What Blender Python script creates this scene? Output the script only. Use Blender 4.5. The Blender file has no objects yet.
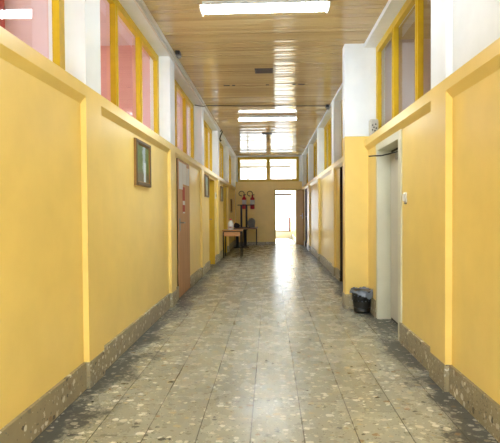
import bpy, bmesh, math, random
from mathutils import Vector, Matrix
random.seed(7)
PI = math.pi
C = bpy.context.scene.collection

# ------------------------------------------------------------------ materials
def new_mat(name):
    m = bpy.data.materials.new(name); m.use_nodes = True
    nt = m.node_tree
    return m, nt, nt.nodes['Principled BSDF']

def lin(r, g, b):
    f = lambda c: (c/255/12.92) if c/255 <= .04045 else ((c/255+.055)/1.055)**2.4
    return (f(r), f(g), f(b), 1)

class NT:
    """small helper for wiring nodes"""
    def __init__(s, nt): s.nt = nt
    def n(s, t, **k):
        x = s.nt.nodes.new(t)
        for a, v in k.items(): setattr(x, a, v)
        return x
    def put(s, sock, v):
        if isinstance(v, bpy.types.NodeSocket): s.nt.links.new(v, sock)
        else: sock.default_value = v
    def math(s, op, a, b=0.0, c=None, clamp=False):
        x = s.n('ShaderNodeMath', operation=op); x.use_clamp = clamp
        s.put(x.inputs[0], a); s.put(x.inputs[1], b)
        if c is not None: s.put(x.inputs[2], c)
        return x.outputs[0]
    def mix(s, f, a, b, blend='MIX'):
        x = s.n('ShaderNodeMix', data_type='RGBA', blend_type=blend)
        s.put(x.inputs[0], f); s.put(x.inputs[6], a); s.put(x.inputs[7], b)
        return x.outputs[2]
    def rng(s, v, a, b, c, d, smooth=False):
        x = s.n('ShaderNodeMapRange'); x.clamp = True
        if smooth: x.interpolation_type = 'SMOOTHSTEP'
        s.put(x.inputs[0], v)
        for i, q in enumerate((a, b, c, d)): s.put(x.inputs[i+1], q)
        return x.outputs[0]
    def coord(s, which='Object'):
        return s.n('ShaderNodeTexCoord').outputs[which]
    def noise(s, vec, scale, detail=3.0, rough=.5):
        x = s.n('ShaderNodeTexNoise'); s.put(x.inputs['Vector'], vec)
        x.inputs['Scale'].default_value = scale; x.inputs['Detail'].default_value = detail
        x.inputs['Roughness'].default_value = rough
        return x.outputs['Fac'], x.outputs['Color']
    def voro(s, vec, scale):
        x = s.n('ShaderNodeTexVoronoi'); s.put(x.inputs['Vector'], vec)
        x.inputs['Scale'].default_value = scale
        return x.outputs['Distance'], x.outputs['Color']
    def ramp(s, f, stops, const=False):
        x = s.n('ShaderNodeValToRGB'); s.put(x.inputs[0], f)
        r = x.color_ramp
        if const: r.interpolation = 'CONSTANT'
        while len(r.elements) < len(stops): r.elements.new(.5)
        for e, (p, c) in zip(r.elements, stops): e.position = p; e.color = c
        return x.outputs[0]
    def sep(s, v):
        x = s.n('ShaderNodeSeparateXYZ'); s.put(x.inputs[0], v); return x.outputs
    def comb(s, a, b, c):
        x = s.n('ShaderNodeCombineXYZ')
        for i, q in enumerate((a, b, c)): s.put(x.inputs[i], q)
        return x.outputs[0]
    def vmul(s, v, k):
        x = s.n('ShaderNodeVectorMath', operation='MULTIPLY'); s.put(x.inputs[0], v); x.inputs[1].default_value = k
        return x.outputs[0]
    def vadd(s, a, b):
        x = s.n('ShaderNodeVectorMath', operation='ADD'); s.put(x.inputs[0], a); s.put(x.inputs[1], b)
        return x.outputs[0]
    def bump(s, h, strength, dist, bsdf):
        x = s.n('ShaderNodeBump'); x.inputs['Strength'].default_value = strength; x.inputs['Distance'].default_value = dist
        s.put(x.inputs['Height'], h); s.nt.links.new(x.outputs[0], bsdf.inputs['Normal'])

def paint(name, col, rough=.4, var=.06, bump=.15, scale=3.0, spec=.5):
    m, nt, b = new_mat(name); k = NT(nt); co = k.coord()
    f, _ = k.noise(co, scale, 4, .55)
    dark = tuple(c*(1-var*2) for c in col[:3])+(1,)
    light = tuple(min(1, c*(1+var)) for c in col[:3])+(1,)
    k.put(b.inputs['Base Color'], k.mix(k.rng(f, .3, .7, 0, 1), dark, light))
    b.inputs['Roughness'].default_value = rough
    b.inputs['Specular IOR Level'].default_value = spec
    if bump:
        g, _ = k.noise(co, 90, 3)
        g2, _ = k.noise(co, 6, 2)
        k.bump(k.math('ADD', g, k.math('MULTIPLY', g2, 2.0)), bump, .004, b)
    return m

def plain(name, col, rough=.45, metal=0.0):
    m, nt, b = new_mat(name); k = NT(nt)
    f, _ = k.noise(k.coord(), 25, 2)
    d = tuple(c*.9 for c in col[:3])+(1,)
    k.put(b.inputs['Base Color'], k.mix(f, d, col))
    b.inputs['Roughness'].default_value = rough; b.inputs['Metallic'].default_value = metal
    return m

def wood(name, a, c, rough=.4, axis=2, scale=1.0):
    m, nt, b = new_mat(name); k = NT(nt)
    sc = [22*scale]*3; sc[axis] = 1.6*scale
    f, _ = k.noise(k.vmul(k.coord(), sc), 1.0, 5, .6)
    k.put(b.inputs['Base Color'], k.mix(k.rng(f, .3, .7, 0, 1), a, c))
    b.inputs['Roughness'].default_value = rough
    b.inputs['Specular IOR Level'].default_value = .5 if rough < .7 else .15
    return m

def emit(name, col, st):
    m = bpy.data.materials.new(name); m.use_nodes = True; nt = m.node_tree
    nt.nodes.remove(nt.nodes['Principled BSDF'])
    e = nt.nodes.new('ShaderNodeEmission'); e.inputs[0].default_value = col; e.inputs[1].default_value = st
    nt.links.new(e.outputs[0], nt.nodes['Material Output'].inputs[0])
    return m

def glass_mat(name, tint=(1, 1, 1, 1)):
    m = bpy.data.materials.new(name); m.use_nodes = True; nt = m.node_tree
    nt.nodes.remove(nt.nodes['Principled BSDF'])
    t = nt.nodes.new('ShaderNodeBsdfTransparent'); t.inputs[0].default_value = tint
    g = nt.nodes.new('ShaderNodeBsdfGlossy'); g.inputs['Roughness'].default_value = .015
    f = nt.nodes.new('ShaderNodeFresnel')
    ge = nt.nodes.new('ShaderNodeNewGeometry'); mr = nt.nodes.new('ShaderNodeMapRange')   # thin pane: the same from both faces
    mr.inputs[3].default_value = 1.5; mr.inputs[4].default_value = 1/1.5
    nt.links.new(ge.outputs['Backfacing'], mr.inputs[0]); nt.links.new(mr.outputs[0], f.inputs[0])
    x = nt.nodes.new('ShaderNodeMixShader')
    nt.links.new(f.outputs[0], x.inputs[0]); nt.links.new(t.outputs[0], x.inputs[1]); nt.links.new(g.outputs[0], x.inputs[2])
    nt.links.new(x.outputs[0], nt.nodes['Material Output'].inputs[0])
    return m

def chips(k, co, base, big=30.0, small=66.0):
    """terrazzo: pale, dark and buff marble chips in a cement matrix"""
    _, nc = k.noise(co, 40, 3, .55)
    wob = k.vadd(co, k.vmul(nc, (.03, .03, .03)))
    col = base
    d, c = k.voro(wob, small)
    cs = k.sep(c)
    mask = k.math('LESS_THAN', d, k.rng(cs[0], .35, 1, .08, .42))
    cc = k.ramp(cs[1], [(0, lin(88, 84, 70)), (.18, lin(176, 168, 142)), (.40, lin(112, 106, 90)), (.62, lin(212, 206, 186)), (.95, lin(60, 58, 52))], True)
    col = k.mix(k.math('MULTIPLY', mask, .85), col, cc)
    d, c = k.voro(k.vmul(wob, (.72, .95, 1)), big)
    cs = k.sep(c)
    mask = k.math('LESS_THAN', d, k.rng(cs[0], .2, 1, .05, .55))
    cc = k.ramp(cs[1], [(0, lin(216, 210, 192)), (.3, lin(186, 172, 138)), (.42, lin(236, 233, 220)), (.66, lin(128, 124, 110)), (.86, lin(140, 112, 78)), (.93, lin(52, 50, 46))], True)
    k.big = mask
    return k.mix(k.math('MULTIPLY', mask, .9), col, cc)

def floor_mat():
    m, nt, b = new_mat('terrazzo_tiles'); k = NT(nt); co = k.coord(); p = k.sep(co)
    x, y = p[0], p[1]
    u = k.math('DIVIDE', k.math('ADD', x, .68+.285*20), .285)
    col_id = k.math('FLOOR', u); fu = k.math('FRACT', u)
    wn = k.n('ShaderNodeTexWhiteNoise', noise_dimensions='1D'); k.put(wn.inputs['W'], col_id)
    v = k.math('ADD', k.math('DIVIDE', k.math('ADD', y, 20), .86), wn.outputs['Value'])
    fv = k.math('FRACT', v)
    tile = k.comb(col_id, k.math('FLOOR', v), 0.0)
    wt = k.n('ShaderNodeTexWhiteNoise', noise_dimensions='3D'); k.put(wt.inputs['Vector'], tile)
    co2 = k.vadd(co, k.vmul(wt.outputs['Color'], (3, 3, 3)))
    base = k.mix(k.rng(wt.outputs['Value'], 0, 1, 0, 1), lin(154, 154, 139), lin(170, 169, 152))
    col = chips(k, co2, base)
    # wax-dull grime trodden in along the walls
    n1, _ = k.noise(k.vmul(co, (1.5, .8, 1)), 2.3, 3, .55)
    n2, _ = k.noise(co, 22, 4, .7)
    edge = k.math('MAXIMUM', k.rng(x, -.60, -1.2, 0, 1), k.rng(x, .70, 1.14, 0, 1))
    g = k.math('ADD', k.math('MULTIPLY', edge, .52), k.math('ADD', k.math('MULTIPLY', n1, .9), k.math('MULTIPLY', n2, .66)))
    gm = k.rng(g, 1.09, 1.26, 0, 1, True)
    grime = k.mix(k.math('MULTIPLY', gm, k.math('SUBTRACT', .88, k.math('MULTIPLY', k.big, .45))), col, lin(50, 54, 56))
    n3, _ = k.noise(co, 1.1, 3)
    grime = k.mix(k.rng(n3, .5, .75, 0, .15), grime, lin(110, 106, 92))
    # joints
    ju = k.math('LESS_THAN', k.math('MINIMUM', fu, k.math('SUBTRACT', 1.0, fu)), .011)
    jv = k.math('LESS_THAN', k.math('MINIMUM', fv, k.math('SUBTRACT', 1.0, fv)), .0022)
    j = k.math('MAXIMUM', k.math('MULTIPLY', ju, .9), k.math('MULTIPLY', jv, .6))
    k.put(b.inputs['Base Color'], k.mix(j, grime, lin(62, 58, 48)))
    rn, _ = k.noise(co, 5, 4, .6)
    r = k.math('ADD', k.rng(rn, .3, .7, .19, .33), k.math('MULTIPLY', gm, .18))
    k.put(b.inputs['Roughness'], r)
    b.inputs['Specular IOR Level'].default_value = .55
    b1, _ = k.noise(co, 7, 2)
    k.bump(k.math('SUBTRACT', k.math('MULTIPLY', b1, .8), k.math('MULTIPLY', j, .6)), .12, .004, b)
    return m

def base_mat():
    m, nt, b = new_mat('terrazzo_skirting'); k = NT(nt); co = k.coord()
    col = chips(k, co, lin(158, 146, 116), 28.0, 62.0)
    n, _ = k.noise(co, 2.2, 4, .6)
    k.put(b.inputs['Base Color'], k.mix(k.rng(n, .45, .8, 0, .6), col, lin(100, 94, 80)))
    b.inputs['Roughness'].default_value = .35
    return m

def slat_mat():
    m, nt, b = new_mat('ceiling_slats'); k = NT(nt); co = k.coord(); p = k.sep(co)
    sid = k.math('FLOOR', k.math('DIVIDE', k.math('ADD', p[1], 20), .1))
    wn = k.n('ShaderNodeTexWhiteNoise', noise_dimensions='1D'); k.put(wn.inputs['W'], sid)
    f, _ = k.noise(k.vmul(co, (1.2, 26, 1)), 1.0, 4, .6)
    v = k.math('ADD', k.math('MULTIPLY', wn.outputs['Value'], .62), k.math('MULTIPLY', f, .38))
    k.put(b.inputs['Base Color'], k.mix(k.rng(v, .2, .8, 0, 1), lin(196, 170, 122), lin(214, 190, 142)))
    b.inputs['Roughness'].default_value = .085
    b.inputs['Specular IOR Level'].default_value = .42
    return m

def painting(name, seed, sky=(150, 172, 190)):
    m, nt, b = new_mat(name); k = NT(nt)
    g = k.coord('Generated'); p = k.sep(g)
    u, v = p[1], p[2]
    n, _ = k.noise(k.vadd(g, (seed, seed, 0)), 5, 5, .6)
    n2, _ = k.noise(k.vadd(g, (seed, 3, 0)), 14, 4, .65)
    leaf = k.mix(n2, lin(38, 60, 34), lin(120, 146, 74))
    skyc = k.mix(v, lin(168, 184, 178), lin(*sky))
    # light gap right of the middle, trees to the left and right edge
    gap = k.math('SUBTRACT', 1.0, k.math('MULTIPLY', k.math('ABSOLUTE', k.math('SUBTRACT', u, .62)), 6.4))
    gapm = k.rng(k.math('ADD', gap, k.math('MULTIPLY', k.math('SUBTRACT', n, .5), 2.2)), .2, .5, 0, 1)
    col = k.mix(gapm, leaf, skyc)
    water = k.math('SUBTRACT', 1.0, k.math('MULTIPLY', k.math('ABSOLUTE', k.math('SUBTRACT', u, .66)), 9.0))
    wm = k.math('MULTIPLY', k.rng(k.math('ADD', water, k.math('MULTIPLY', n2, .5)), .3, .7, 0, 1), k.math('LESS_THAN', v, .55))
    col = k.mix(wm, col, lin(206, 218, 226))
    ground = k.math('MULTIPLY', k.rng(v, .34, .2, 0, 1), k.math('SUBTRACT', 1.0, wm))
    col = k.mix(ground, col, k.mix(n2, lin(46, 52, 34), lin(116, 104, 66)))
    k.put(b.inputs['Base Color'], col); b.inputs['Roughness'].default_value = .35
    return m

M = {}
M['yellow'] = paint('yellow_gloss_wall_paint', lin(240, 210, 122), .34, .03, .10, 3.0, .4)
M['white'] = paint('white_wall_paint', lin(236, 242, 249), .55, .03, .10)
M['mustard'] = paint('mustard_window_paint', lin(206, 170, 22), .36, .05, .05, 9)
M['mustard_door'] = paint('mustard_door_paint', lin(208, 170, 18), .38, .04, .05, 4)
M['cream'] = paint('cream_door_paint', lin(212, 210, 188), .42, .04, .05)
M['floor'] = floor_mat(); M['base'] = base_mat(); M['slat'] = slat_mat()
M['gap'] = plain('slat_gap_dark', lin(46, 34, 20), .9)
M['glass'] = glass_mat('window_glass', (.94, .95, .95, 1))
M['pink'] = paint('pink_room_paint', lin(220, 158, 150), .6, .03, 0)
M['palepink'] = paint('pale_pink_room_paint', lin(226, 196, 196), .6, .03, 0)
M['mauve'] = paint('beige_mauve_room_paint', lin(200, 176, 164), .6, .03, 0)
M['paleyellow'] = paint('pale_yellow_room_paint', lin(240, 226, 178), .6, .03, 0)
M['roomwhite'] = paint('white_room_paint', lin(236, 236, 234), .6, .02, 0)
M['red'] = plain('red_curtain_cloth', lin(196, 84, 76), .8)
M['brown'] = wood('brown_laminate_door', lin(176, 128, 86), lin(198, 150, 106), .5, 2)
M['darkbrown'] = wood('dark_brown_door_wood', lin(34, 23, 19), lin(48, 33, 26), .75, 2)
M['tan_leaf'] = wood('ochre_door_leaf', lin(132, 96, 26), lin(160, 118, 38), .7, 2)
M['metal'] = plain('brushed_metal', lin(150, 148, 142), .35, .9)
M['black'] = plain('black_metal', lin(20, 19, 20), .6)
M['blackplastic'] = plain('black_plastic', lin(26, 27, 28), .38)
M['whiteplastic'] = plain('white_plastic', lin(226, 226, 220), .35)
M['greyplastic'] = plain('grey_plastic', lin(120, 120, 116), .4)
M['paper'] = plain('white_paper', lin(222, 220, 222), .6)
M['redpaper'] = plain('red_print', lin(178, 66, 56), .6)
M['gold'] = plain('old_gold_frame', lin(150, 112, 52), .4, .25)
M['bronze'] = plain('dark_bronze_frame', lin(98, 80, 50), .45, .2)
M['deskwood'] = wood('orange_desk_wood', lin(184, 122, 58), lin(210, 150, 80), .3, 0)
M['walnut'] = wood('worn_brown_table_wood', lin(120, 84, 56), lin(150, 110, 76), .35, 1)
M['redmetal'] = plain('red_extinguisher_paint', lin(182, 24, 26), .28)
M['bag'] = plain('grey_blue_bag_film', lin(112, 124, 142), .3)
M['greybag'] = plain('grey_bag_film', lin(128, 130, 128), .4)
M['darkcloth'] = plain('dark_cloth', lin(34, 34, 38), .8)
M['maroon'] = plain('maroon_paint', lin(104, 44, 40), .5)
M['sirengrey'] = plain('pale_grey_plastic', lin(182, 180, 172), .45)
M['leafgrey'] = paint('grey_cream_leaf_paint', lin(196, 192, 176), .42, .04, .05)
M['shadowgap'] = plain('dark_gap_shade', lin(52, 48, 34), .7)  # dark colour standing in for shade in the door gap
M['vent'] = plain('brown_vent_metal', lin(62, 44, 30), .45)
M['lampwhite'] = plain('white_lamp_housing', lin(235, 236, 232), .4)
M['tube'] = emit('fluorescent_diffuser', (.86, .97, 1.04, 1), 21.0)
M['greyframe'] = plain('grey_window_frame', lin(150, 140, 128), .5)
M['tray'] = plain('white_cable_tray', lin(226, 222, 216), .4)

# ------------------------------------------------------------------ mesh helpers
class B:
    def __init__(s): s.bm = bmesh.new(); s.mats = []
    def mi(s, m):
        if m not in s.mats: s.mats.append(m)
        return s.mats.index(m)
    def box(s, x0, x1, y0, y1, z0, z1, m):
        x0, x1 = sorted((x0, x1)); y0, y1 = sorted((y0, y1)); z0, z1 = sorted((z0, z1))
        v = [s.bm.verts.new((x, y, z)) for x in (x0, x1) for y in (y0, y1) for z in (z0, z1)]
        i = s.mi(m)
        for q in ((0, 1, 3, 2), (4, 6, 7, 5), (0, 4, 5, 1), (2, 3, 7, 6), (0, 2, 6, 4), (1, 5, 7, 3)):
            s.bm.faces.new([v[a] for a in q]).material_index = i
        return s
    def prism_y(s, prof, y0, y1, m):
        a = [s.bm.verts.new((x, y0, z)) for x, z in prof]; b = [s.bm.verts.new((x, y1, z)) for x, z in prof]
        i = s.mi(m); n = len(prof); fs = [s.bm.faces.new(a), s.bm.faces.new(b[::-1])]
        for k in range(n): fs.append(s.bm.faces.new((a[k], b[k], b[(k+1) % n], a[(k+1) % n])))
        for f in fs: f.material_index = i
        bmesh.ops.recalc_face_normals(s.bm, faces=fs)
        return s
    def lathe(s, prof, m, n=24, at=(0, 0, 0), skip=None, axis='z'):
        rings = []; i = s.mi(m)
        for r, z in prof:
            ring = []
            for k in range(n):
                a = 2*PI*k/n; p = (r*math.cos(a), r*math.sin(a), z)
                if axis == 'x': p = (p[2], p[0], p[1])
                if axis == 'y': p = (p[0], p[2], p[1])
                ring.append(s.bm.verts.new((p[0]+at[0], p[1]+at[1], p[2]+at[2])))
            rings.append(ring)
        fs = []
        for j in range(len(rings)-1):
            for k in range(n):
                if skip and skip(j, k): continue
                fs.append(s.bm.faces.new((rings[j][k], rings[j][(k+1) % n], rings[j+1][(k+1) % n], rings[j+1][k])))
        for f in fs: f.material_index = i; f.smooth = True
        for ring in (rings[0], rings[-1]):
            if (ring[0].co-ring[n//2].co).length > 1e-4 and not skip:
                f = s.bm.faces.new(ring); f.material_index = i; fs.append(f)
        if not skip: bmesh.ops.recalc_face_normals(s.bm, faces=fs)
        return s
    def tube(s, pts, r, m, n=8):
        pts = [Vector(p) for p in pts]; i = s.mi(m); rings = []; fs = []
        up = Vector((0, 0, 1))
        for j, p in enumerate(pts):
            t = (pts[min(j+1, len(pts)-1)]-pts[max(j-1, 0)]).normalized()
            a = t.cross(up)
            if a.length < .05: a = t.cross(Vector((1, 0, 0)))
            a.normalize(); b = t.cross(a)
            rings.append([s.bm.verts.new(p+a*r*math.cos(2*PI*k/n)+b*r*math.sin(2*PI*k/n)) for k in range(n)])
        for j in range(len(rings)-1):
            for k in range(n):
                f = s.bm.faces.new((rings[j][k], rings[j][(k+1) % n], rings[j+1][(k+1) % n], rings[j+1][k])); f.smooth = True; fs.append(f)
        fs += [s.bm.faces.new(rings[0]), s.bm.faces.new(rings[-1])]
        for f in fs: f.material_index = i
        bmesh.ops.recalc_face_normals(s.bm, faces=fs)
        return s
    def blob(s, at, rad, m, seed=0, amp=.18, flat=None):
        r = bmesh.ops.create_icosphere(s.bm, subdivisions=3, radius=1.0); i = s.mi(m); rnd = random.Random(seed)
        ph = [(rnd.uniform(2, 5), rnd.uniform(0, 6), rnd.uniform(2, 5), rnd.uniform(0, 6)) for _ in range(4)]
        for v in r['verts']:
            d = v.co.copy(); k = 1
            for a, b, c, e in ph: k += amp*.4*math.sin(a*d.x+b+c*d.z)*math.cos(c*d.y+e)
            v.co = Vector((d.x*rad[0]*k, d.y*rad[1]*k, d.z*rad[2]*k))
            if flat is not None: v.co.z = max(v.co.z, -flat)
            v.co += Vector(at)
            for f in v.link_faces: f.material_index = i; f.smooth = True
        return s

def link(name, b, parent=None, loc=(0, 0, 0), bevel=0, smooth=False):
    me = bpy.data.meshes.new(name); b.bm.to_mesh(me); b.bm.free()
    for m in b.mats: me.materials.append(m)
    o = bpy.data.objects.new(name, me); C.objects.link(o); o.location = loc
    if parent: o.parent = parent
    if bevel:
        md = o.modifiers.new('bevel', 'BEVEL'); md.width = bevel; md.segments = 2; md.limit_method = 'ANGLE'
    return o

def tag(o, label, cat, group=None, kind=None):
    o['label'] = label; o['category'] = cat
    if group: o['group'] = group
    if kind: o['kind'] = kind
    return o

def thing(name, label, cat, loc=(0, 0, 0), rz=0, group=None):
    o = bpy.data.objects.new(name, None); o.empty_display_size = .1; C.objects.link(o)
    o.location = loc; o.rotation_euler = (0, 0, rz)
    return tag(o, label, cat, group)

def struct(name, b, label, cat, bevel=0):
    return tag(link(name, b, bevel=bevel), label, cat, None, 'structure')

def dup(root, loc, label):
    r = root.copy(); C.objects.link(r); r.location = loc; r['label'] = label
    for ch in list(root.children):
        c = ch.copy(); C.objects.link(c); c.parent = r
        for g in list(ch.children):
            d = g.copy(); C.objects.link(d); d.parent = c
    return r

# ------------------------------------------------------------------ dimensions (metres; corridor runs along +Y)
XL, XR = 1.234, 1.149          # pilaster faces left / right of the axis
RL, RR = .040, .045            # how far the wall panels sit back
ZC, ZD = 3.225, 2.06 # ceiling, top of the yellow
SOF = {-1: 3.135, 1: 3.17}      # soffit height on each side
YB, YF = 17.4, -2.304          # end wall, wall behind the camera
PW, TH = .29, .25              # pilaster width, wall depth
F = lambda k: .444+2.7476*k    # front edge of pilaster k

def wall(side, XF, rec, solid_upper, doors, skip_pil=()):
    """one corridor wall: pilasters, panels with door holes, chamfered rail, soffit beam"""
    w = B(); Y, W = M['yellow'], M['white']; s = side
    for k in range(-1, 7):
        if k in skip_pil: continue
        w.box(s*XF, s*(XF+TH), F(k), F(k)+PW, 0, ZD, Y); w.box(s*XF, s*(XF+TH), F(k), F(k)+PW, ZD, ZC, W)
    for k in range(-1, 7):
        y0 = 6.04 if k in skip_pil else F(k)+PW; y1 = F(k+1) if k < 6 else YB
        ds = sorted(d for d in doors if y0 <= d[0] < y1); a = y0
        for d0, d1, h in ds:
            w.box(s*(XF+rec), s*(XF+TH), a, d0, 0, 2.0, Y); w.box(s*(XF+rec), s*(XF+TH), d0, d1, h, 2.0, Y); a = d1
        w.box(s*(XF+rec), s*(XF+TH), a, y1, 0, 2.0, Y)
        w.prism_y([(s*XF, ZD), (s*XF, 1.982), (s*(XF+rec), 1.982-rec-.006), (s*(XF+TH), 1.982-rec-.006), (s*(XF+TH), ZD)], y0, y1, Y)
        if k in solid_upper: w.box(s*(XF+rec), s*(XF+TH), y0, y1, ZD, ZC, W)
        else: w.box(s*XF, s*(XF+TH), y0, y1, SOF[s], ZC, W)
    return w

L_DOORS = [(6.5, 7.46, 1.936), (9.95, 10.9, 1.936), (13.05, 13.97, 1.936)]
R_DOORS = [(4.40, 5.40, 1.932), (7.24, 8.20, 1.936), (15.42, 16.3, 1.936)]
struct('wall_left', wall(-1, XL, RL, (-1, 6), L_DOORS), 'left corridor wall of glossy yellow panels between pilasters, white above the rail', 'wall')
struct('wall_right', wall(1, XR, RR, (-1, 0, 6), R_DOORS, (2,)), 'right corridor wall of glossy yellow panels between pilasters, white above the rail', 'wall')

# square pillar standing out of the right wall
p = B(); p.box(.912, XR+TH, 5.885, 6.06, 0, 2.105, M['yellow']); p.box(.912, XR+TH, 5.885, 6.06, 2.105, ZC, M['white'])
struct('pillar', p, 'square pillar projecting from the right wall, yellow below and white above', 'pillar', .006)

# skirting
def skirting(side, XF, rec, doors, pillar):
    b = B(); s = side; h = .18; m = M['base']
    for k in range(-1, 7):
        if not (pillar and k == 2): b.box(s*(XF-.006), s*(XF+.06), F(k)-.004, F(k)+PW+.004, 0, h, m)
        y0 = F(k)+PW; y1 = F(k+1) if k < 6 else YB; a = y0
        if pillar and k == 1: y1 = 5.88
        if pillar and k == 2: a = 6.07
        for d0, d1, hh in sorted(d for d in doors if y0 <= d[0] < y1):
            b.box(s*(XF+rec-.02), s*(XF+rec+.03), a, d0, 0, h, m); a = d1
        b.box(s*(XF+rec-.02), s*(XF+rec+.03), a, y1, 0, h, m)
    if pillar:
        b.box(.904, .96, 5.875, 6.07, 0, h, m); b.box(.96, XR+rec, 5.875, 5.92, 0, h, m); b.box(.96, XR+rec, 6.03, 6.07, 0, h, m)
    return b
struct('baseboard_left', skirting(-1, XL, RL, L_DOORS, False), 'speckled stone skirting along the left wall', 'baseboard')
struct('baseboard_right', skirting(1, XR, RR, R_DOORS, True), 'speckled stone skirting along the right wall and round the pillar', 'baseboard')

# end wall with doorway (X .21 .. .94) and transom hole
b = B(); Y = M['yellow']; DX0, DX1, DH = .205, .945, 1.965
b.box(-1.5, DX0, YB, YB+.2, 0, 2.28, Y); b.box(DX1, 1.4, YB, YB+.2, 0, 2.28, Y); b.box(DX0, DX1, YB, YB+.2, DH, 2.28, Y)
b.box(-1.5, -1.16, YB, YB+.2, 2.28, ZC+.2, M['white']); b.box(1.05, 1.4, YB, YB+.2, 2.28, ZC+.2, M['white']); b.box(-1.16, 1.05, YB, YB+.2, 3.17, ZC+.2, M['white'])
struct('wall_back', b, 'yellow end wall with a doorway under a wide transom window', 'wall')
b = B(); b.box(-XL, DX0-.03, YB-.015, YB+.02, 0, .09, M['base'])
struct('baseboard_back', b, 'low dark skirting along the end wall', 'baseboard')
b = B(); b.box(-1.5, -1.05, YF-.2, YF, 0, ZC+.1, Y); b.box(1.0, 1.4, YF-.2, YF, 0, ZC+.1, Y); b.box(-1.05, 1.0, YF-.2, YF, 3.0, ZC+.1, M['white']); b.box(-1.05, 1.0, YF-.2, YF, 0, .12, Y)  # unseen wall, opened up to admit added daylight
struct('wall_front', b, 'yellow wall with a tall opening added for light, closing the corridor behind the viewer', 'wall')
# doorway lining
b = B()
b.box(DX0-.04, DX0, YB-.012, YB+.21, 0, DH+.04, M['mustard']); b.box(DX1, DX1+.03, YB-.012, YB+.21, 0, DH+.04, M['mustard']); b.box(DX0, DX1, YB-.012, YB+.21, DH, DH+.04, M['mustard'])
struct('trim_1', b, 'mustard painted lining of the open doorway in the end wall', 'door frame')

# floor
b = B(); b.box(-6, 6, -3, 22.5, -.1, 0, M['floor'])
struct('floor', b, 'glossy speckled terrazzo tile floor with dark grime along the walls', 'floor')

# slatted ceiling across the corridor
b = B(); rnd = random.Random(3); y = YF; m = M['slat']; b.mi(m); b.mi(M['gap'])
while y < YB-.001:
    y1 = min(y+.1, YB); g = rnd.choice((.006, .006, .008, .014, .022, .03)); t = rnd.gauss(0, .0013); sag = rnd.uniform(.0003, .0007)
    a, c = y+g/2, y1-g/2; n = 8; q = 8
    rows = []
    for j in range(n+1):
        x = -1.36+2.62*j/n; w_ = .0004*math.sin(j*1.3+y*7)+rnd.gauss(0, .00012)
        row = [b.bm.verts.new((x, a, ZC+.02))]
        for i in range(q+1):
            u = -1+2*i/q
            row.append(b.bm.verts.new((x, (a+c)/2+u*(c-a)/2, ZC+w_+t*u+sag*abs(u)**3.5)))
        row.append(b.bm.verts.new((x, c, ZC+.02)))
        rows.append(row)
    for j in range(n):
        for i in range(q+2):
            f = b.bm.faces.new((rows[j][i], rows[j][i+1], rows[j+1][i+1], rows[j+1][i])); f.material_index = 0
            f.smooth = 0 < i < q+1
    for j in range(n+1):
        for e in (0, q+1):
            ed = b.bm.edges.get((rows[j][e], rows[j][e+1]))
    y = y1
for ed in b.bm.edges:
    if len(ed.link_faces) == 2 and ed.link_faces[0].smooth != ed.link_faces[1].smooth: ed.smooth = False
b.box(-1.45, 1.38, YF-.1, YB, ZC+.015, ZC+.1, M['gap'])
struct('ceiling', b, 'glossy tan slatted ceiling running the length of the corridor', 'ceiling')

# ------------------------------------------------------------------ side windows
wn = [0]
def window(side, XF, y0, y1, label):
    wn[0] += 1; s = side; ZS = SOF[s]; d0, d1 = XF+.14, XF+.19; b = B(); m = M['mustard']; J = .078
    b.box(s*d0, s*d1, y0, y1, ZS-.075, ZS, m); b.box(s*d0, s*d1, y0, y1, ZD, ZD+.07, m)
    n = 3; P = (y1-y0)/n
    for i in range(n+1):
        c = y0+P*i; a, e = (c, c+J) if i == 0 else (c-J, c) if i == n else (c-J/2, c+J/2)
        b.box(s*d0, s*d1, a, e, ZD+.07, ZS-.075, m)
        if 0 < i < n: b.box(s*(d0-.008), s*d0, c-.012, c+.012, ZD+.07, ZS-.075, m)
    o = struct('window_%d' % wn[0], b, label, 'window')
    for i in range(n):
        a, e = y0+P*i+.03, y0+P*(i+1)-.03
        g = B(); x = s*(d0+.042); q = [g.bm.verts.new(c) for c in ((x, a, ZD+.03), (x, e, ZD+.03), (x, e, ZS-.04), (x, a, ZS-.04))]
        f = g.bm.faces.new(q); f.material_index = g.mi(M['glass'])
        link('pane', g, o)
    return o
LN = ['nearest mustard framed window on the left, reflecting the ceiling lamp', 'mustard framed three pane window above the waterfall picture', 'mustard framed window above the brown door on the left',
      'mustard framed window above the first yellow doorway on the left', 'mustard framed window above the second yellow doorway on the left', 'farthest mustard framed window on the left, above the desk']
for k in range(6): window(-1, XL, F(k)+PW, F(k+1), LN[k])
RN = {1: 'mustard framed three pane window above the cream door on the right', 2: 'mustard framed window just beyond the pillar on the right', 3: 'second mustard framed window beyond the pillar on the right',
      4: 'third mustard framed window beyond the pillar on the right', 5: 'farthest mustard framed window on the right, before the end wall'}
for k in range(1, 6):
    window(1, XR, 6.06 if k == 2 else F(k)+PW, 5.885 if k == 1 else F(k+1), RN[k])
# transom in the end wall
b = B(); m = M['mustard']; x0, x1, z0, z1 = -1.16, 1.05, 2.28, 3.17; wn[0] += 1
b.box(x0, x1, YB-.02, YB+.06, z0, z0+.09, m); b.box(x0, x1, YB-.02, YB+.06, z1-.09, z1, m)
for a, e in ((x0, x0+.09), (-.12, .005), (x1-.09, x1)): b.box(a, e, YB-.02, YB+.06, z0+.09, z1-.09, m)
o = struct('window_%d' % wn[0], b, 'wide two pane mustard framed transom across the top of the end wall', 'window')
for a, e in ((x0+.03, -.06), (-.05, x1-.03)):
    g = B(); q = [g.bm.verts.new(c) for c in ((a, YB+.03, z0+.03), (e, YB+.03, z0+.03), (e, YB+.03, z1-.03), (a, YB+.03, z1-.03))]
    f = g.bm.faces.new(q); f.material_index = g.mi(M['glass']); link('pane', g, o)

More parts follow.
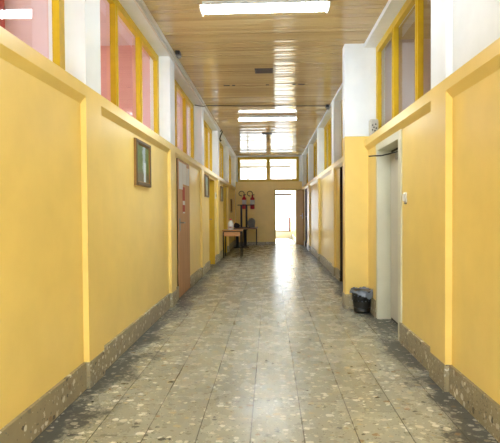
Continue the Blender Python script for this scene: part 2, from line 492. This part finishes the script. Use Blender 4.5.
# tall window added behind the viewer to let in fill daylight
b = B(); m = M['mustard']; wn[0] += 1
for z in (.12, 2.1, 2.93): b.box(-1.05, 1.0, YF-.14, YF-.07, z, z+.07, m)
for a in (-1.05, -.06, .93): b.box(a, a+.07, YF-.14, YF-.07, .19, 2.93, m)
o = struct('window_%d' % wn[0], b, 'tall mustard framed window added behind the viewer for light', 'window')
for a, e in ((-1.0, -.03), (-.02, .95)):
    g = B(); q = [g.bm.verts.new(c) for c in ((a, YF-.1, .15), (e, YF-.1, .15), (e, YF-.1, 2.96), (a, YF-.1, 2.96))]
    f = g.bm.faces.new(q); f.material_index = g.mi(M['glass']); link('pane', g, o)

# ------------------------------------------------------------------ rooms beyond the windows
def rooms(side, XF, XO, mats, white_from=None):
    s = side; b = B(); d0 = XF+TH
    for k in range(-1, 8):
        y = F(k)+.06 if k < 7 else YB+.2
        m = mats[max(0, min(k-1, len(mats)-1))]
        if 6.6 < y < 0: continue
        y = min(y, YB)
        b.box(s*d0, s*XO, y, y+.14, 0, 3.3, m)
    # outer wall: parapet, lintel and piers, daylight comes in between
    ow = M['pink'] if s < 0 else M['mauve']
    lo, hi, pw = (1.0, 2.5, .45) if s < 0 else (1.25, 1.95, .62)
    b.box(s*XO, s*(XO+.2), YF, YB+.2, 0, lo, ow); b.box(s*XO, s*(XO+.2), YF, YB+.2, hi, 3.3, ow)
    for k in range(-1, 7): b.box(s*XO, s*(XO+.2), F(k)+.15-pw, F(k)+.15+pw, lo, hi, ow)
    return b
struct('wall_left_rooms', rooms(-1, XL, 4.6, [M['palepink'], M['pink'], M['palepink'], M['paleyellow'], M['paleyellow'], M['paleyellow']]), 'pink and pale walls of the rooms seen through the left windows', 'wall')
struct('wall_right_rooms', rooms(1, XR, 4.6, [M['mauve'], M['mauve'], M['paleyellow'], M['paleyellow'], M['paleyellow']]), 'beige walls of the rooms seen through the right windows', 'wall')
b = B(); b.box(-4.8, -XL-.2, YF, YB+.2, 3.3, 3.4, M['palepink']); b.box(XR+.2, 4.8, YF, YB+.2, 3.3, 3.4, M['slat'])
struct('ceiling_rooms', b, 'ceilings of the rooms behind the side windows', 'ceiling')

# bright room beyond the end wall
EY = 21.2; b = B(); W = M['roomwhite']
b.box(.965, 1.15, YB+.2, EY, 0, 2.2, M['yellow']); b.box(.965, 1.15, YB+.2, EY, 2.2, 3.4, W)
b.box(-2.2, -2.0, YB+.2, EY, 0, 3.4, W)
b.box(-2.0, .965, EY, EY+.2, 0, .3, W); b.box(-2.0, .965, EY, EY+.2, 3.2, 3.4, W)
struct('wall_end_room', b, 'white and yellow walls of the bright room beyond the end doorway', 'wall')
b = B(); b.box(-2.2, 1.15, YB+.0, EY+.2, 3.43, 3.5, W); struct('ceiling_end_room', b, 'white ceiling of the bright room beyond the end wall', 'ceiling')
b = B(); b.box(.945, .965, YB+.2, EY, 0, .18, M['base']); struct('baseboard_end_room', b, 'stone skirting in the room beyond the end doorway', 'baseboard')
b = B(); m = M['greyframe']; wn[0] += 1
b.box(-2.0, .965, EY+.05, EY+.12, 1.90, 1.98, M['vent']); b.box(-2.0, .965, EY+.05, EY+.12, .3, .36, m); b.box(-2.0, .965, EY+.05, EY+.12, 3.13, 3.2, m)
for x in (-2.0, -1.0, 0.0, .90): b.box(x, x+.06, EY+.05, EY+.12, .36, 3.13, M['tray'])
o = struct('window_%d' % wn[0], b, 'tall bright window of the room seen through the end doorway', 'window')

M['dim_glass'] = glass_mat('dimming_grey_glass', (.4, .4, .4, 1))  # grey tint added to dim the daylight through the end panes
for a, e in ((-2.0, -.97), (-.97, .03), (.03, .93)):
    g = B(); q = [g.bm.verts.new(c) for c in ((a, EY+.09, .3), (e, EY+.09, .3), (e, EY+.09, 3.2), (a, EY+.09, 3.2))]
    f = g.bm.faces.new(q); f.material_index = g.mi(M['dim_glass']); link('pane', g, o)

# ------------------------------------------------------------------ doors
def handle(parent, x, y, z, side, dy):
    b = B(); s = side
    b.box(x, x-s*.012, y-.02, y+.02, z-.12, z+.06, M['metal'])
    b.tube([(x-s*.012, y, z), (x-s*.05, y, z), (x-s*.055, y+dy*.02, z), (x-s*.055, y+dy*.12, z-.004)], .009, M['metal'])
    return link('handle', b, parent)

# brown laminate door on the left
b = B(); b.box(-XL-.022, -XL-.065, 6.515, 7.445, .012, 1.93, M['brown'])
d = struct('door_1', b, 'closed brown laminate door with notices on the left wall', 'door', .002)
b = B()
b.box(-XL-.03, -XL-.2, 6.5, 6.515, 0, 1.936, M['darkbrown']); b.box(-XL-.03, -XL-.2, 7.445, 7.46, 0, 1.936, M['yellow']); b.box(-XL-.03, -XL-.2, 6.515, 7.445, 1.93, 1.936, M['darkbrown'])  # near dark strip stands in for the shadow gap beside the leaf
link('door_frame', b, d)
handle(d, -XL-.022, 6.60, 1.05, -1, 1)
# mustard doors in deep yellow reveals on the left
for n, (y0, y1, txt) in enumerate(((9.95, 10.9, 'mustard door in a deep reveal between a framed picture and a switch plate'), (13.05, 13.97, 'farther mustard door on the left, opposite the desk'))):
    b = B(); x = -XL-.142
    b.box(x, x-.04, y0+.03, y1-.03, .01, 1.91, M['mustard_door'])
    d = struct('door_%d' % (2+n), b, txt, 'door', .003)
    f = B(); a = -XL-RL+.012
    f.box(a, -XL-.24, y0, y0+.03, 0, 1.936, M['mustard_door']); f.box(a, -XL-.24, y1-.03, y1, 0, 1.936, M['mustard_door']); f.box(a, -XL-.24, y0+.03, y1-.03, 1.91, 1.936, M['mustard_door'])
    link('door_frame', f, d); handle(d, x, y1-.14, 1.03, -1, -1)
# cream door on the right, deep cream frame
b = B(); xf = XR+.172; b.box(xf, xf+.045, 4.492, 5.30, .03, 1.83, M['leafgrey'])
d = struct('door_4', b, 'cream door set deep in a cream frame on the right wall', 'door', .003)
f = B(); a = XR+.032
f.box(a, XR+.245, 4.38, 4.48, 0, 1.935, M['cream']); f.box(a, XR+.245, 5.33, 5.40, 0, 1.935, M['cream']); f.box(a, XR+.245, 4.48, 5.33, 1.858, 1.935, M['cream'])
link('door_frame', f, d, bevel=.004)
f = B(); f.box(xf+.012, XR+.245, 5.30, 5.33, 0, 1.858, M['shadowgap']); f.box(xf+.012, XR+.245, 4.48, 5.30, 1.83, 1.858, M['shadowgap']); f.box(xf+.012, XR+.245, 4.48, 5.30, .004, .03, M['shadowgap']); link('gap_shade', f, d)  # dark strips painting in the shade of the gap round the leaf
f = B(); f.box(xf-.045, xf, 4.72, 4.95, 1.72, 1.79, M['greyplastic']); link('closer_body', f, d, bevel=.006)
f = B(); f.tube([(xf-.02, 4.95, 1.80), (xf-.06, 5.12, 1.80), (xf-.10, 5.30, 1.802), (XR+.02, 5.335, 1.805), (XR-.06, 5.335, 1.80)], .007, M['black']); link('closer_arm', f, d)
handle(d, xf, 4.56, 1.03, 1, 1)
# dark doors on the right beyond the pillar
for n, (y0, y1, txt) in enumerate(((7.24, 8.20, 'very dark brown door just behind the pillar on the right'), (15.42, 16.3, 'very dark brown door at the far end of the right wall'))):
    b = B(); x = XR+RR+.03; b.box(x, x+.04, y0+.02, y1-.02, .008, 1.92, M['darkbrown'])
    d = struct('door_%d' % (5+n), b, txt, 'door', .003)
    f = B(); f.box(x-.035, x+.15, y0, y0+.02, 0, 1.936, M['darkbrown']); f.box(x-.035, x+.15, y1-.02, y1, 0, 1.936, M['darkbrown']); f.box(x-.035, x+.15, y0+.02, y1-.02, 1.92, 1.936, M['darkbrown'])
    link('door_frame', f, d); handle(d, x, y0+.10, 1.03, 1, 1)
# open leaf at the end doorway
ang = math.atan2(-.725, .215)
b = B(); b.box(0, .74, -.02, .02, .012, 1.955, M['tan_leaf'])
d = struct('door_7', b, 'ochre door leaf standing open beside the end doorway', 'door', .003); d.location = (.968, YB-.035, 0); d.rotation_euler = (0, 0, ang)
f = B(); f.box(.64, .68, -.032, -.02, .94, 1.12, M['metal']); f.tube([(.66, -.03, 1.04), (.66, -.065, 1.04), (.56, -.07, 1.04)], .009, M['metal']); link('handle', f, d)

# ------------------------------------------------------------------ lamps
def lamp(loc, label):
    t = thing('fluorescent_lamp', label, 'lamp', loc, 0, 'ceiling fluorescent lamps')
    b = B(); b.box(-.60, .60, -.045, .045, -.064, 0, M['lampwhite']); b.box(-.62, .62, -.102, .102, -.068, -.060, M['lampwhite'])
    for s in (-1, 1): b.box(s*.62, s*.605, -.10, .10, -.098, -.068, M['lampwhite'])
    link('housing', b, t, bevel=.003)
    prof = [(-.1+.2*q/10, -.069-.031*(1-(q/5-1)**2)) for q in range(11)]
    b = B(); a = [b.bm.verts.new((-.605, p, q)) for p, q in prof]; e = [b.bm.verts.new((.605, p, q)) for p, q in prof]; i = b.mi(M['tube'])
    for j in range(10): b.bm.faces.new((a[j], e[j], e[j+1], a[j+1])).material_index = i
    bmesh.ops.recalc_face_normals(b.bm, faces=b.bm.faces)
    link('diffuser', b, t)
    return t
L0 = lamp((-.042, 4.66, ZC+.004), 'bright fluorescent lamp nearest the viewer on the slatted ceiling')
dup(L0, (-.044, 10.2, ZC+.004), 'farther fluorescent lamp on the ceiling, before the end wall')
dup(L0, (-.042, -.88, ZC+.004), 'fluorescent lamp on the ceiling behind the viewer')

# ------------------------------------------------------------------ ceiling fittings
def vent(loc, label):
    t = thing('ceiling_vent', label, 'vent', loc, 0, 'brown ceiling vents')
    b = B(); b.box(-.13, .13, -.10, -.085, -.012, .004, M['vent']); b.box(-.13, .13, .085, .10, -.012, .004, M['vent']); b.box(-.13, -.115, -.1, .1, -.012, .004, M['vent']); b.box(.115, .13, -.1, .1, -.012, .004, M['vent'])
    link('frame', b, t)
    b = B(); b.box(-.115, .115, -.085, .085, -.003, .002, M['black'])
    for j in range(5): b.box(-.115, .115, -.07+j*.034, -.055+j*.034, -.009, -.003, M['vent'])
    link('louvre', b, t)
    return t
v = vent((-.077, 6.92, ZC-.004), 'brown slotted vent in the ceiling nearest the viewer, beyond the first lamp')
dup(v, (-.065, 12.46, ZC-.004), 'brown slotted vent in the ceiling beyond the second lamp')
t = thing('lamp_mount', 'row of dark mounting holes from a missing lamp, across the ceiling', 'mount', (-.05, 7.67, ZC-.003))
b = B(); b.box(-.66, .66, -.03, .03, -.006, .0, M['slat']); strip = link('strip', b, t)
for x, w in ((-.63, .05), (-.52, .025), (.02, .025), (.44, .025), (.56, .05)):
    b = B(); b.box(x-w, x+w, -.022, .022, -.010, -.006, M['black']); link('slot', b, strip)

# cable trays along the left ceiling edge and cables
b = B()
b.box(-XL+.004, -XL+.034, 1.0, 8.85, ZC-.045, ZC-.004, M['tray'])
b.box(-XL+.001, -XL+.016, 1.0, 8.85, SOF[-1]-.002, SOF[-1]+.022, M['tray'])
tag(link('cable_tray', b), 'white cable tray along the ceiling edge above the left windows', 'cable tray')
b = B(); b.box(-XL+.004, -XL+.03, 8.95, 17.2, ZC-.035, ZC-.004, M['tray'])
tag(link('cable_tray', b), 'white cable tray along the far half of the left ceiling edge', 'cable tray')
t = thing('motion_sensor', 'black sensor box at the ceiling edge above the waterfall picture', 'sensor', (-XL+.085, 6.05, ZC), 0, 'black ceiling sensors')
b = B(); b.box(-.03, .03, -.06, .06, -.05, 0, M['blackplastic']); link('housing', b, t, bevel=.008)
b = B(); b.lathe([(.001, -.088), (.022, -.082), (.033, -.066), (.034, -.05)], M['greyplastic'], 16, (.01, 0, 0)); link('eye', b, t)
dup(t, (XR-.045, 9.25, ZC), 'black sensor box at the right ceiling edge where a cable crosses')
b = B(); b.tube([(-XL-.11, 8.60, 3.12), (-XL-.02, 8.66, 3.115), (-XL+.03, 8.76, 3.13), (-XL+.07, 8.9, 3.17), (-XL+.10, 9.05, ZC-.02), (-.6, 9.15, ZC-.012), (.2, 9.2, ZC-.012), (XR-.075, 9.25, ZC-.015)], .0075, M['blackplastic'])
tag(link('ceiling_cable', b), 'black cable curling from left window head and crossing the ceiling', 'cable')
b = B(); b.tube([(-XL+.03, 11.75, ZC-.06), (-XL+.05, 11.78, ZC-.02), (-XL+.075, 11.8, ZC-.05), (-XL+.03, 11.77, ZC-.16), (-XL+.012, 11.74, ZC-.24), (-XL+.035, 11.72, ZC-.30), (-XL+.05, 11.73, ZC-.27)], .016, M['blackplastic'])
tag(link('hanging_cable', b), 'short black cable hook hanging from the left ceiling edge', 'cable')

# ------------------------------------------------------------------ pictures and notices (left wall)
def picture(name, y0, y1, z0, z1, mat, label, cat='picture', fw=.045, fm='bronze', d=XL+RL):
    yc, zc = (y0+y1)/2, z0; w, h = (y1-y0)/2, z1-z0
    t = thing(name, label, cat, (-d, yc, zc))
    b = B(); e = .03
    for a in ((-w, -w+fw, 0, h), (w-fw, w, 0, h), (-w+fw, w-fw, 0, fw), (-w+fw, w-fw, h-fw, h)):
        b.box(0.001, e*.72, a[0], a[1], a[2], a[3], M['gold'])
    for a in ((-w+.004, -w+fw-.01, .004, h-.004), (w-fw+.01, w-.004, .004, h-.004), (-w+fw, w-fw, .004, fw-.01), (-w+fw, w-fw, h-fw+.01, h-.004)):
        b.box(e*.72, e, a[0], a[1], a[2], a[3], M[fm])
    link('frame', b, t, bevel=.003)
    b = B(); b.box(.002, .012, -w+fw, w-fw, fw, h-fw, mat); link('canvas', b, t)
    return t
picture('framed_picture', 4.45, 5.0, 1.455, 1.90, painting('waterfall_landscape', 1.7), 'framed landscape of trees and pale waterfall hanging nearest on the left wall')
picture('framed_picture', 9.22, 9.80, 1.49, 1.93, painting('blue_green_landscape', 8.1, (170, 190, 215)), 'dark framed blue green landscape just before the first mustard door', fw=.04)
picture('framed_picture', 12.2, 12.75, 1.47, 1.86, painting('brown_landscape', 4.4, (170, 150, 120)), 'small brown framed picture on the left wall past the switch plate', fw=.05)
picture('framed_notice', 15.38, 15.80, 1.17, 1.61, M['darkcloth'], 'narrow dark notice frame on the left wall close to end wall', 'notice', .04)
# papers on the brown door
xd = -XL-.022
b = B()
for y0, y1, z0, z1 in ((6.58, 6.86, 1.52, 1.90), (6.88, 7.16, 1.60, 1.90), (7.18, 7.4, 1.60, 1.86)): b.box(xd+.0005, xd+.003, y0, y1, z0, z1, M['paper'])
tag(link('door_notices', b), 'pale paper notices taped across the top of the brown door', 'notice')
b = B(); b.box(xd+.0005, xd+.003, 6.84, 7.02, 1.18, 1.56, M['redpaper']); b.box(xd+.003, xd+.0036, 6.84, 7.02, 1.30, 1.36, M['paper']); b.box(xd+.003, xd+.0036, 6.84, 7.02, 1.18, 1.20, M['paper'])
tag(link('red_flyer', b), 'tall red and white flyer taped on the brown door', 'flyer')
# switch plates
t = thing('light_switch', 'white switch plate beside the first mustard door on left wall', 'switch', (-XL-RL, 11.17, 1.50))
b = B(); b.box(0, .014, -.07, .07, 0, .15, M['whiteplastic']); link('plate', b, t, bevel=.004)
b = B(); b.box(.014, .02, -.03, .03, .045, .105, M['blackplastic']); link('rocker', b, t, bevel=.003)
t = thing('light_switch', 'rounded white switch on yellow wall right of the cream door', 'switch', (XR+RR, 4.255, 1.27))
b = B(); b.box(-.016, 0, -.035, .035, 0, .09, M['whiteplastic']); link('plate', b, t, bevel=.007)
b = B(); b.box(-.03, -.016, -.018, .022, .015, .078, M['whiteplastic']); link('rocker', b, t, bevel=.006)
b = B(); b.box(-.014, 0, -.02, .02, -.014, -.001, M['greyplastic']); link('lower_strip', b, t)  # small grey strip below the plate

# perforated box on the sill beside the pillar
t = thing('loudspeaker', 'small pale box with dark holes on window ledge beside the pillar', 'speaker', (XR+.075, 5.72, ZD))
b = B(); b.box(-.05, .05, -.05, .05, 0, .215, M['sirengrey']); case = link('housing', b, t, bevel=.02)
for x, z in ((-.02, .14), (.015, .15), (-.005, .115), (.022, .105), (-.022, .085), (.006, .075)):
    b = B(); b.lathe([(.001, -.0535), (.009, -.053), (.009, -.046)], M['blackplastic'], 10, (x, 0, z), None, 'y'); link('hole', b, case)

# ------------------------------------------------------------------ waste bin by the cream door
bx, by = 1.085, 5.70
t = thing('waste_bin', 'black slotted plastic waste bin on the floor beside the pillar', 'bin', (bx, by, 0))
b = B(); b.lathe([(.001, .002), (.092, .002), (.094, .02), (.098, .06)], M['blackplastic'], 48)
NZ = 12; prof = [(.098+.026*j/NZ, .06+.185*j/NZ) for j in range(NZ+1)]
b.lathe(prof, M['blackplastic'], 48, (0, 0, 0), lambda j, k: k % 3 == 1 and j % 4 == 1 and j > 3)
b.lathe([(.122, .243), (.131, .245), (.133, .26), (.128, .264), (.122, .26)], M['blackplastic'], 48)
o = link('body', b, t); md = o.modifiers.new('solid', 'SOLIDIFY'); md.thickness = .002
b = B(); nn = 40; rows = []; rnd = random.Random(5); i = b.mi(M['bag'])
drop = [rnd.uniform(.0, .012)+.028*(.5+.5*math.sin(k*.42+1.2))+(.03 if 31 < k < 37 else 0) for k in range(nn)]
for j, (r, z) in enumerate(((.085, .03), (.100, .14), (.112, .225), (.119, .262), (.128, .276), (.139, .268), (.142, .25), (.143, .225))):
    ring = []
    for k in range(nn):
        a = 2*PI*k/nn; w_ = .004*math.sin(k*2.1+j)+.003*math.sin(k*5.3)
        zz = z+.008*math.sin(k*.9+1)+.006*math.sin(k*2.7) if j >= 3 else z
        if j >= 5: zz = .272-(drop[k]+.02)*(j-4)/3*1.2
        ring.append(b.bm.verts.new(((r+(w_ if j > 3 else -abs(w_)))*math.cos(a), (r+(w_ if j > 3 else -abs(w_)))*math.sin(a), zz)))
    rows.append(ring)
for j in range(len(rows)-1):
    for k in range(nn):
        f = b.bm.faces.new((rows[j][k], rows[j][(k+1) % nn], rows[j+1][(k+1) % nn], rows[j+1][k])); f.material_index = i; f.smooth = True
b.bm.faces.new(rows[0]).material_index = i
o = link('bin_liner', b, None, (bx, by, 0)); tag(o, 'crumpled grey blue plastic liner folded over the rim of waste bin', 'bag')

# ------------------------------------------------------------------ desk with hand gel
tx, ty = -.985, 12.36
t = thing('school_desk', 'small wooden school desk with black tube legs against left wall', 'desk', (tx, ty, 0))
b = B(); b.box(-.262, .262, -.03, .62, .695, .72, M['deskwood']); link('desk_top', b, t, bevel=.01)
b = B(); b.box(-.215, .215, -.005, .008, .56, .68, M['deskwood']); link('apron', b, t, bevel=.003)
for sx in (-1, 1):
    for yy in (0, .58):
        b = B(); b.tube([(sx*.226, yy, 0), (sx*.226, yy, .655), (sx*.225, yy, .675), (sx*.2, yy, .684)], .016, M['black'], 10); link('leg', b, t)
b = B(); b.tube([(-.2, 0, .684), (.2, 0, .684)], .014, M['black']); b.tube([(-.2, .58, .684), (.2, .58, .684)], .014, M['black'])
for sx in (-1, 1): b.tube([(sx*.226, 0, .66), (sx*.226, .58, .66)], .014, M['black'])
link('rail', b, t)
t = thing('gel_bottle', 'white plastic bottle with red cap standing on the school desk', 'bottle', (-1.03, 12.5, .72))
b = B(); b.lathe([(.001, 0), (.068, 0), (.073, .01), (.073, .17), (.062, .205), (.03, .235), (.026, .25)], M['whiteplastic'], 24); body = link('body', b, t)
b = B(); b.lathe([(.074, .05), (.0745, .05), (.0745, .14), (.074, .14)], M['paper'], 24)
b.box(-.03, .03, -.0765, -.0735, .06, .085, M['redpaper']); link('paper_label', b, body)
b = B(); b.lathe([(.03, .25), (.032, .26), (.03, .295), (.001, .298)], M['redmetal'], 20); link('cap', b, t)

# ------------------------------------------------------------------ low table at the end wall with rack, bags
t = thing('low_table', 'low brown table on black trestle against the end wall', 'table', (-.83, 15.75, 0))
b = B(); b.box(-.385, .40, -.10, 1.35, .615, .655, M['walnut']); link('table_top', b, t, bevel=.008)
for x, y in ((-.33, 1.28), (.345, 1.28), (.345, .02), (-.33, .02)):
    if (x, y) in ((.345, .02), (-.33, .02)): continue
    b = B(); b.box(x-.022, x+.022, y-.022, y+.022, 0, .615, M['black']); link('leg', b, t)
b = B(); b.lathe([(.085, .03), (.06, .06), (.055, .1), (.055, .56), (.09, .6), (.1, .615)], M['black'], 20, (0, -.02, 0)); link('pedestal', b, t)
b = B(); b.lathe([(.045, .03), (.045, .615)], M['black'], 16, (-.25, -.02, 0)); link('pedestal', b, t)
b = B(); b.box(-.36, .14, -.09, .05, 0, .035, M['black']); b.box(-.06, .06, -.22, .18, 0, .03, M['black']); link('foot', b, t, bevel=.008)
t = thing('post_rack', 'black two post rack with shelf bar standing on the low table', 'rack', (-.885, 16.0, .655))
for x in (-.075, .098):
    b = B(); b.box(x-.032, x+.032, -.03, .03, 0, .76, M['black']); link('post', b, t, bevel=.004)
b = B(); b.box(-.2, .36, -.05, .05, .745, .775, M['black']); link('shelf_bar', b, t, bevel=.004)
b = B(); b.box(-.2, .22, -.08, .08, 0, .018, M['black']); link('base_plate', b, t)
b = B(); b.blob((0, 0, .075), (.10, .12, .09), M['darkcloth'], 3, .3, .075); tag(link('dark_bag', b, None, (-1.105, 15.82, .655)), 'dark cloth bundle on the low table, left of the rack', 'bag')
b = B(); b.blob((0, 0, .14), (.14, .16, .165), M['greybag'], 9, .28, .14); tag(link('grey_bag', b, None, (-.64, 16.3, .655)), 'grey plastic bag slumped on the low table, right of the rack', 'bag')

# ------------------------------------------------------------------ fire extinguishers on the end wall
t = thing('fire_extinguisher', 'left red fire extinguisher on the end wall, behind the rack bar', 'fire extinguisher', (-.935, YB-.088, 1.29), 0, 'wall fire extinguishers')
b = B(); b.lathe([(.06, 0), (.076, .012), (.078, .03), (.078, .36), (.068, .405), (.035, .435), (.024, .445)], M['redmetal'], 28); cyl = link('cylinder', b, t)
b = B(); b.lathe([(.079, .17), (.0795, .17), (.0795, .33), (.079, .33)], M['paper'], 28); link('paper_label', b, cyl)
b = B(); b.lathe([(.026, .445), (.03, .45), (.03, .485), (.02, .5)], M['redmetal'], 16)
b.box(-.012, .07, -.012, .012, .50, .512, M['black']); b.box(-.012, .08, -.01, .01, .525, .537, M['black']); valve = link('valve', b, t)
pts = [(-.02, 0, .48)]+[(-.09+.095*math.cos(a), -.01*math.sin(a), .56+.085*math.sin(a)) for a in [(-.55+i*.36) for i in range(16)]]
b = B(); b.tube(pts, .013, M['black']); link('hose', b, valve)
b = B(); b.box(-.03, .03, .074, .088, .12, .42, M['black']); b.box(-.082, .082, .05, .078, .385, .40, M['black']); link('bracket', b, t)
dup(t, (-.635, YB-.088, 1.285), 'right red fire extinguisher on the end wall, nearer the doorway')

# things just visible in the lit rooms
b = B(); i = b.mi(M['red']); n = 60; rows = []
for z in (.1, 3.15):
    rows.append([b.bm.verts.new((-1.80-2.0*k/n, 3.22+.03*math.sin(k*.9), z)) for k in range(n+1)])
for k in range(n):
    f = b.bm.faces.new((rows[0][k], rows[0][k+1], rows[1][k+1], rows[1][k])); f.material_index = i; f.smooth = True
o = link('curtain', b); tag(o, 'red curtain seen through the nearest left window', 'curtain'); md = o.modifiers.new('solid', 'SOLIDIFY'); md.thickness = .004
b = B(); b.lathe([(.034, 0), (.038, .02), (.038, .62), (.03, .64)], M['maroon'], 16)
t = tag(link('maroon_post', b, None, (.865, 21.245, .3)), 'short dark reddish post standing on sill of the bright end window', 'post')

# ------------------------------------------------------------------ daylight, camera
w = bpy.data.worlds.new('daylight'); bpy.context.scene.world = w; w.use_nodes = True
bg = w.node_tree.nodes['Background']; bg.inputs[0].default_value = (.88, .95, 1, 1); bg.inputs[1].default_value = 5.0

sl = bpy.data.lights.new('sun', 'SUN'); sl.energy = 48; sl.angle = .01; sl.color = (1, .97, .92)
so = bpy.data.objects.new('sun', sl); C.objects.link(so); so.location = (0, 40, 30)  # added to brighten the end room floor and its ceiling reflection
so.rotation_euler = Vector((0, -1, -.86)).to_track_quat('-Z', 'Y').to_euler()

cam = bpy.data.cameras.new('camera'); co = bpy.data.objects.new('camera', cam); C.objects.link(co)
cam.sensor_fit = 'HORIZONTAL'; cam.sensor_width = 36; cam.lens = 478.645/500*36; cam.clip_start = .02
co.matrix_world = Matrix.Translation((0, 0, 1.2)) @ Matrix.Rotation(.0419, 4, 'Z') @ Matrix.Rotation(PI/2-.0209, 4, 'X') @ Matrix.Rotation(-.0062, 4, 'Z')
sc = bpy.context.scene; sc.camera = co
vs = sc.view_settings; vs.view_transform = 'Standard'; vs.look = 'None'; vs.exposure = 1.5; vs.gamma = 1.0; vs.use_curve_mapping = False
